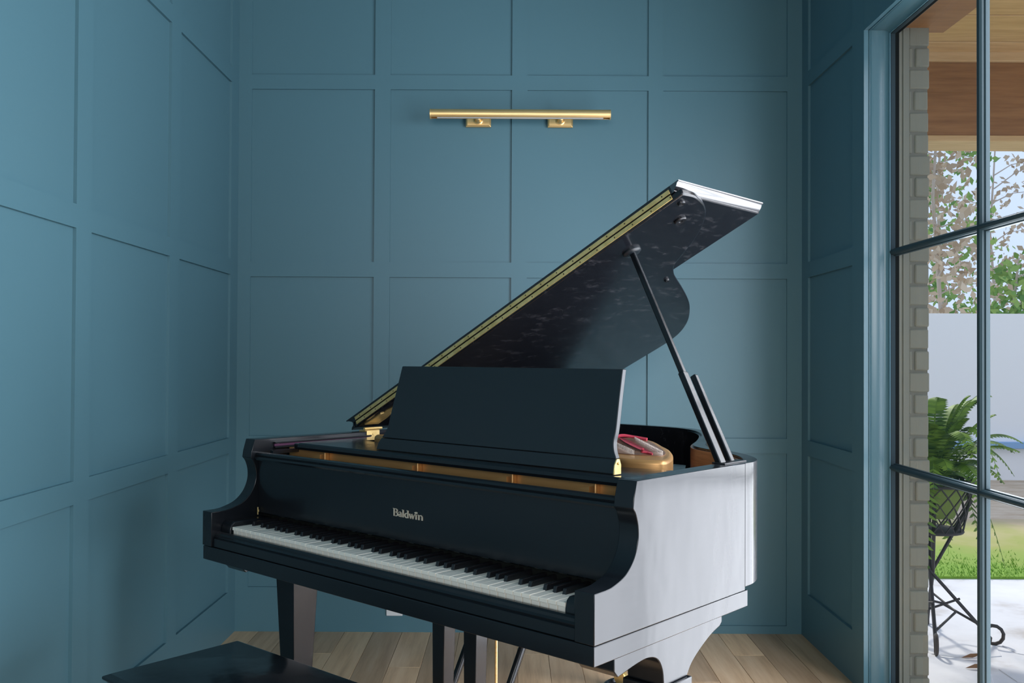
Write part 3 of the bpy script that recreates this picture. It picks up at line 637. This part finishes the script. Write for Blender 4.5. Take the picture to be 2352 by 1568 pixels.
# music desk
dz0, dz1 = 0.953, 1.188
def desk_y(z): return 0.252 + (z - dz0) / (dz1 - dz0) * 0.078
def desk(poly, t):
    g = G().prism(poly, 0, t, 'y'); g.map(lambda x, y, z: (x, desk_y(z) + y, z)); return g
lower = [(-0.278, dz0), (-0.276, 0.972), (-0.268, 0.985), (0.545, 0.985), (0.550, 0.972), (0.556, dz0)]
rgt = spline([(0.545, 0.986), (0.535, 1.002), (0.529, 1.022), (0.529, 1.05), (0.5215, 1.12), (0.515, dz1)], 5)
lft = spline([(-0.258, dz1), (-0.255, 1.05), (-0.253, 1.022), (-0.258, 1.002), (-0.268, 0.986)], 5)
md = P(desk(rgt + lft, 0.016), 'music_desk', M_DESK, bev=0.0025)
P(desk(lower, 0.016), 'desk_lip', M_DESK, md, bev=0.0015)
for xx in (0.556,):
    P(G().prism([(0.235, 0.9535), (0.262, 0.9535), (0.262, 0.975), (0.256, 0.988), (0.246, 0.988), (0.238, 0.975)], xx, xx + 0.004, 'x').lathe([(0.003, xx + 0.004), (0.003, xx + 0.007)], 10, (0, 0.25, 0.978), 'x'), 'desk_bracket', M_BRASS, md, bev=0.001)
# felt-lined rails on the inner face of the left cheek
P(G().box(-0.6622, -0.652, 0.17, 0.545, 0.950, 0.955), 'side_rail', M_LACQ, bev=0.001)
P(G().box(-0.6622, -0.652, 0.17, 0.545, 0.936, 0.941), 'side_rail', M_LACQ, bev=0.001)
P(G().box(-0.6622, -0.656, 0.17, 0.545, 0.942, 0.949), 'felt_line', M_PURP)
P(G().lathe([(0.0045, -0.662), (0.0045, -0.6605), (0.002, -0.6595)], 12, (0, 0.185, 0.948), 'x'), 'side_screw', M_STEEL)
P(G().box(-0.62, -0.605, 0.13, 0.33, 0.925, 0.935), 'tray_runner', M_LACQ)

# ---- lid, hinged on the spine; authored flat in (s, y, n) and swung up
LTH = math.radians(26.77); LA = (-0.689, 0.989)
def lid_map(s, y, n_): return (LA[0] + s * math.cos(LTH) - n_ * math.sin(LTH), y, LA[1] + s * math.sin(LTH) + n_ * math.cos(LTH))
def L(g, name, m, parent=None, **k): g.map(lid_map); return P(g, name, m, parent, **k)
lid_pts = spline([(1.402, 0.512), (1.402, 0.572), (1.382, 0.645), (1.350, 0.702), (1.298, 0.760), (1.238, 0.808), (1.165, 0.852), (1.115, 0.885), (1.080, 0.930), (1.050, 0.985), (1.000, 1.095), (0.934, 1.230), (0.880, 1.318), (0.808, 1.412), (0.730, 1.478), (0.650, 1.508), (0.50, 1.512), (0.25, 1.51), (0.12, 1.50), (0.03, 1.46), (-0.012, 1.38)], 5)
lid_poly = lid_pts + [(-0.012, 0.512)]
lid = L(G().prism(lid_poly, -0.005, 0.0130, 'z'), 'lid', M_LACQ2, bev=0.0045, seg=3, smooth=40)
# moulded edge of the main lid along the spine
L(G().prism([(-0.013, -0.005), (-0.034, -0.005), (-0.030, 0.002), (-0.021, 0.006), (-0.018, 0.013), (-0.013, 0.013)], 0.512, 1.38, 'y'), 'edge_moulding', M_LACQ2, lid, smooth=30)
# front flap folded back on top, with ogee ends
og_r = [(1.380, 0.0138), (1.384, 0.0155), (1.384, 0.018), (1.388, 0.0195), (1.3955, 0.0245), (1.4005, 0.030), (1.406, 0.0315), (1.407, 0.0345)]
og_l = [(-0.047, 0.0345), (-0.046, 0.0315), (-0.036, 0.029), (-0.028, 0.024), (-0.021, 0.0195), (-0.018, 0.0175), (-0.018, 0.0138)]
flap = L(G().prism([(1.378, 0.0138), (1.378, 0.0345)] + og_l, 0.511, 0.955, 'y'), 'lid_flap', M_LACQ2, smooth=45)
L(G().prism([(1.3782, 0.0345), (1.3782, 0.0138)] + og_r, 0.511, 0.955, 'y'), 'edge_moulding', M_LACQLT, flap, smooth=45)
# continuous brass hinge on the two front edges
for n0, n1 in ((0.0002, 0.0118), (0.0156, 0.0270)):
    lf = L(G().prism([(0.002, n0), (1.372, n0), (1.372, n1), (0.002, n1)], 0.5085, 0.5112, 'y'), 'hinge_leaf', M_BRASS, flap, bev=0.0006)
    for k in range(22):
        s = 0.03 + k * 0.0628 + (0.02 if n0 < 0.01 else 0); nc = (n0 + n1) / 2
        L(G().lathe([(0.0021, 0.5087), (0.0021, 0.5079), (0.0008, 0.5077)], 8, (s, 0, nc), 'y'), 'screw', M_SLOT, lf)
L(G().tube([(0.002, 0.5085, 0.0136), (1.372, 0.5095, 0.0136)], 0.0014, 8), 'hinge_pin', M_GASKET, flap)
# bumpers, prop cup and small fittings under the lid
for (s, y, r) in ((1.310, 0.630, 0.017), (1.372, 0.545, 0.010), (1.040, 0.945, 0.008)):
    L(G().lathe([(r, -0.0045), (r, -0.009), (r * 0.85, -0.0115), (r * 0.35, -0.0108), (r * 0.3, -0.009)], 18, (s, y, 0)), 'bumper', M_KEYB, lid)
L(G().lathe([(0.026, -0.0045), (0.026, -0.010), (0.022, -0.0135), (0.014, -0.015)], 20, (1.150, 0.618, 0)), 'prop_cup', M_DESK, lid)
# lid hinge on the spine: plate on the inner cheek, scalloped leaf on the lid
P(G().box(-0.6622, -0.6595, 0.530, 0.585, 0.919, 0.9695).lathe([(0.004, -0.6595), (0.004, -0.6575)], 10, (0, 0.557, 0.957), 'x').lathe([(0.004, -0.6595), (0.004, -0.6575)], 10, (0, 0.553, 0.93), 'x'), 'lid_hinge', M_BRASS, bev=0.001)
P(G().tube([(-0.668, 0.525, 0.975), (-0.668, 0.60, 0.975)], 0.005, 8).box(-0.70, -0.668, 0.53, 0.59, 0.9665, 0.9695), 'lid_hinge', M_BRASS)
sc = [(0.015, 0.53), (0.10, 0.535), (0.108, 0.545), (0.125, 0.542), (0.15, 0.551), (0.165, 0.549), (0.17, 0.558), (0.165, 0.567), (0.15, 0.565), (0.125, 0.574), (0.108, 0.571), (0.10, 0.583), (0.06, 0.59), (0.015, 0.59)]
L(G().prism(sc, -0.0085, -0.0045, 'z'), 'lid_hinge_leaf', M_BRASS, lid, bev=0.001)
# prop sticks
def stick(p0, p1, w0, w1, d, name, m=M_LACQ):
    p0, p1 = Vector(p0), Vector(p1); a = (p1 - p0).normalized(); u = Vector((0, 1, 0)); u = (u - a * u.dot(a)).normalized(); vv = a.cross(u)
    vt = []; 
    for p, wd in ((p0, w0), (p1, w1)):
        for su, sv in ((-1, -1), (1, -1), (1, 1), (-1, 1)): vt.append(p + u * su * wd / 2 + vv * sv * d / 2)
    return P(G().add(vt, [(0, 3, 2, 1), (4, 5, 6, 7), (0, 1, 5, 4), (1, 2, 6, 5), (2, 3, 7, 6), (3, 0, 4, 7)]), name, m, bev=0.003)
base = Vector((0.672, 0.515, 0.958)); top = Vector(lid_map(1.150, 0.618, -0.012)); ax = (top - base)
stick(base + ax * 0.40, top, 0.015, 0.012, 0.015, 'prop_stick')
stick(base, base + ax * 0.41, 0.026, 0.024, 0.016, 'prop_stick_sleeve')
b2 = Vector((0.668, 0.568, 0.958)); stick(b2, b2 + ax * 0.395, 0.018, 0.016, 0.016, 'short_prop_stick')
P(G().box(0.655, 0.69, 0.495, 0.60, 0.9655, 0.969), 'prop_plate', M_KEYB, bev=0.001)

# ---- legs, casters, pedal lyre
def leg(cx_, cy_, bracket=True, ztop=ZB, collar=True):
    t, bt = 0.046, 0.028
    zc = 0.508 if collar else 0.53
    body = G().add([(cx_ - bt, cy_ - bt, 0.085), (cx_ + bt, cy_ - bt, 0.085), (cx_ + bt, cy_ + bt, 0.085), (cx_ - bt, cy_ + bt, 0.085), (cx_ - t, cy_ - t, zc), (cx_ + t, cy_ - t, zc), (cx_ + t, cy_ + t, zc), (cx_ - t, cy_ + t, zc)],
                   [(0, 3, 2, 1), (4, 5, 6, 7), (0, 1, 5, 4), (1, 2, 6, 5), (2, 3, 7, 6), (3, 0, 4, 7)])
    lg = P(body, 'leg', M_LACQ, bev=0.002)
    if collar: P(G().box(cx_ - t - 0.008, cx_ + t + 0.008, cy_ - t - 0.008, cy_ + t + 0.008, zc, zc + 0.018), 'collar', M_LACQ, lg, bev=0.003)
    zc = 0.508
    if bracket:
        a = [(cy_ - t, zc + 0.018)] + spline([(cy_ - t, zc + 0.018), (cy_ - t - 0.006, zc + 0.055), (cy_ - t - 0.025, zc + 0.081), (cy_ - t - 0.06, zc + 0.091), (cy_ - t - 0.105, zc + 0.088), (cy_ - t - 0.165, zc + 0.078)], 5)[1:]
        a += [(cy_ - t - 0.178, zc + 0.092), (cy_ - t - 0.178, ztop), (0.455, ztop), (0.455, zc + 0.104)]
        a += spline([(0.445, zc + 0.096), (0.41, zc + 0.086), (0.365, zc + 0.066), (0.325, zc + 0.042), (cy_ + t, zc + 0.018)], 5)
        P(G().prism(a, cx_ - t, cx_ + t - 0.0005, 'x'), 'leg_bracket', M_LACQ, lg, bev=0.002, smooth=40)
    P(G().lathe([(0.017, 0.055), (0.024, 0.06), (0.026, 0.085), (0.02, 0.087)], 16, (cx_, cy_, 0)), 'ferrule', M_BRASS, lg)
    P(G().lathe([(0.001, -0.012), (0.024, -0.012), (0.027, -0.008), (0.027, 0.008), (0.024, 0.012), (0.001, 0.012)], 20, (cx_ + 0.012, cy_, 0.042), 'y'), 'caster_wheel', M_BRASS, lg)
    P(G().lathe([(0.062, 0.001), (0.066, 0.006), (0.062, 0.018), (0.052, 0.024), (0.044, 0.022), (0.040, 0.012), (0.001, 0.011)], 28, (cx_ + 0.012, cy_, 0)), 'caster_cup', M_KEYB, lg)
    return lg
leg(0.66, 0.258); leg(-0.66, 0.258, collar=False)
lr = leg(-0.235, 1.375, False)
P(G().box(-0.30, -0.17, 1.31, 1.44, 0.526, 0.70), 'leg_block', M_LACQ, lr, bev=0.003)
P(G().box(-0.62, 0.60, 0.53, 0.57, 0.60, ZB), 'belly_beam', M_SOUND)
for (a, b_) in (((-0.5, 0.57), (-0.35, 1.40)), ((0.45, 0.57), (-0.15, 1.40))):
    P(G().tube([(a[0], a[1], 0.65), (b_[0], b_[1], 0.65)], 0.035, 4), 'underside_beam', M_SOUND)
# pedal lyre
ly = 0.29
lyre = P(G().box(-0.13, 0.13, ly - 0.03, ly + 0.09, 0.575, ZB), 'pedal_lyre', M_LACQ, bev=0.003)
for s in (-1, 1):
    x0 = s * 0.060; t, bt = 0.0245, 0.0185
    P(G().add([(x0 - bt, ly, 0.15), (x0 + bt, ly, 0.15), (x0 + bt, ly + 0.036, 0.15), (x0 - bt, ly + 0.036, 0.15), (x0 - t, ly, 0.576), (x0 + t, ly, 0.576), (x0 + t, ly + 0.046, 0.576), (x0 - t, ly + 0.046, 0.576)],
              [(0, 3, 2, 1), (4, 5, 6, 7), (0, 1, 5, 4), (1, 2, 6, 5), (2, 3, 7, 6), (3, 0, 4, 7)]), 'lyre_post', M_LACQ, lyre, bev=0.002)
P(G().box(-0.15, 0.15, ly - 0.03, ly + 0.09, 0.085, 0.15), 'pedal_box', M_LACQ, lyre, bev=0.004)
for x0 in (-0.06, 0.0, 0.06):
    P(G().prism(spline([(x0 - 0.011, ly - 0.03), (x0 - 0.016, ly - 0.09), (x0 - 0.012, ly - 0.125), (x0, ly - 0.135), (x0 + 0.012, ly - 0.125), (x0 + 0.016, ly - 0.09), (x0 + 0.011, ly - 0.03)], 4), 0.098, 0.107, 'z'), 'pedal', M_BRASS, lyre, bev=0.002)
for x0 in (-0.030, 0.085):
    P(G().tube([(x0, ly + 0.075, 0.12), (x0, ly + 0.075, ZB)], 0.0038, 10), 'pedal_rod', M_SATIN, lyre)
for xb in (-0.165, 0.035):
    P(G().tube([(xb, ly + 0.08, 0.12), (xb + 0.02, ly + 0.36, 0.66)], 0.011, 12), 'lyre_brace', M_LACQ, lyre)
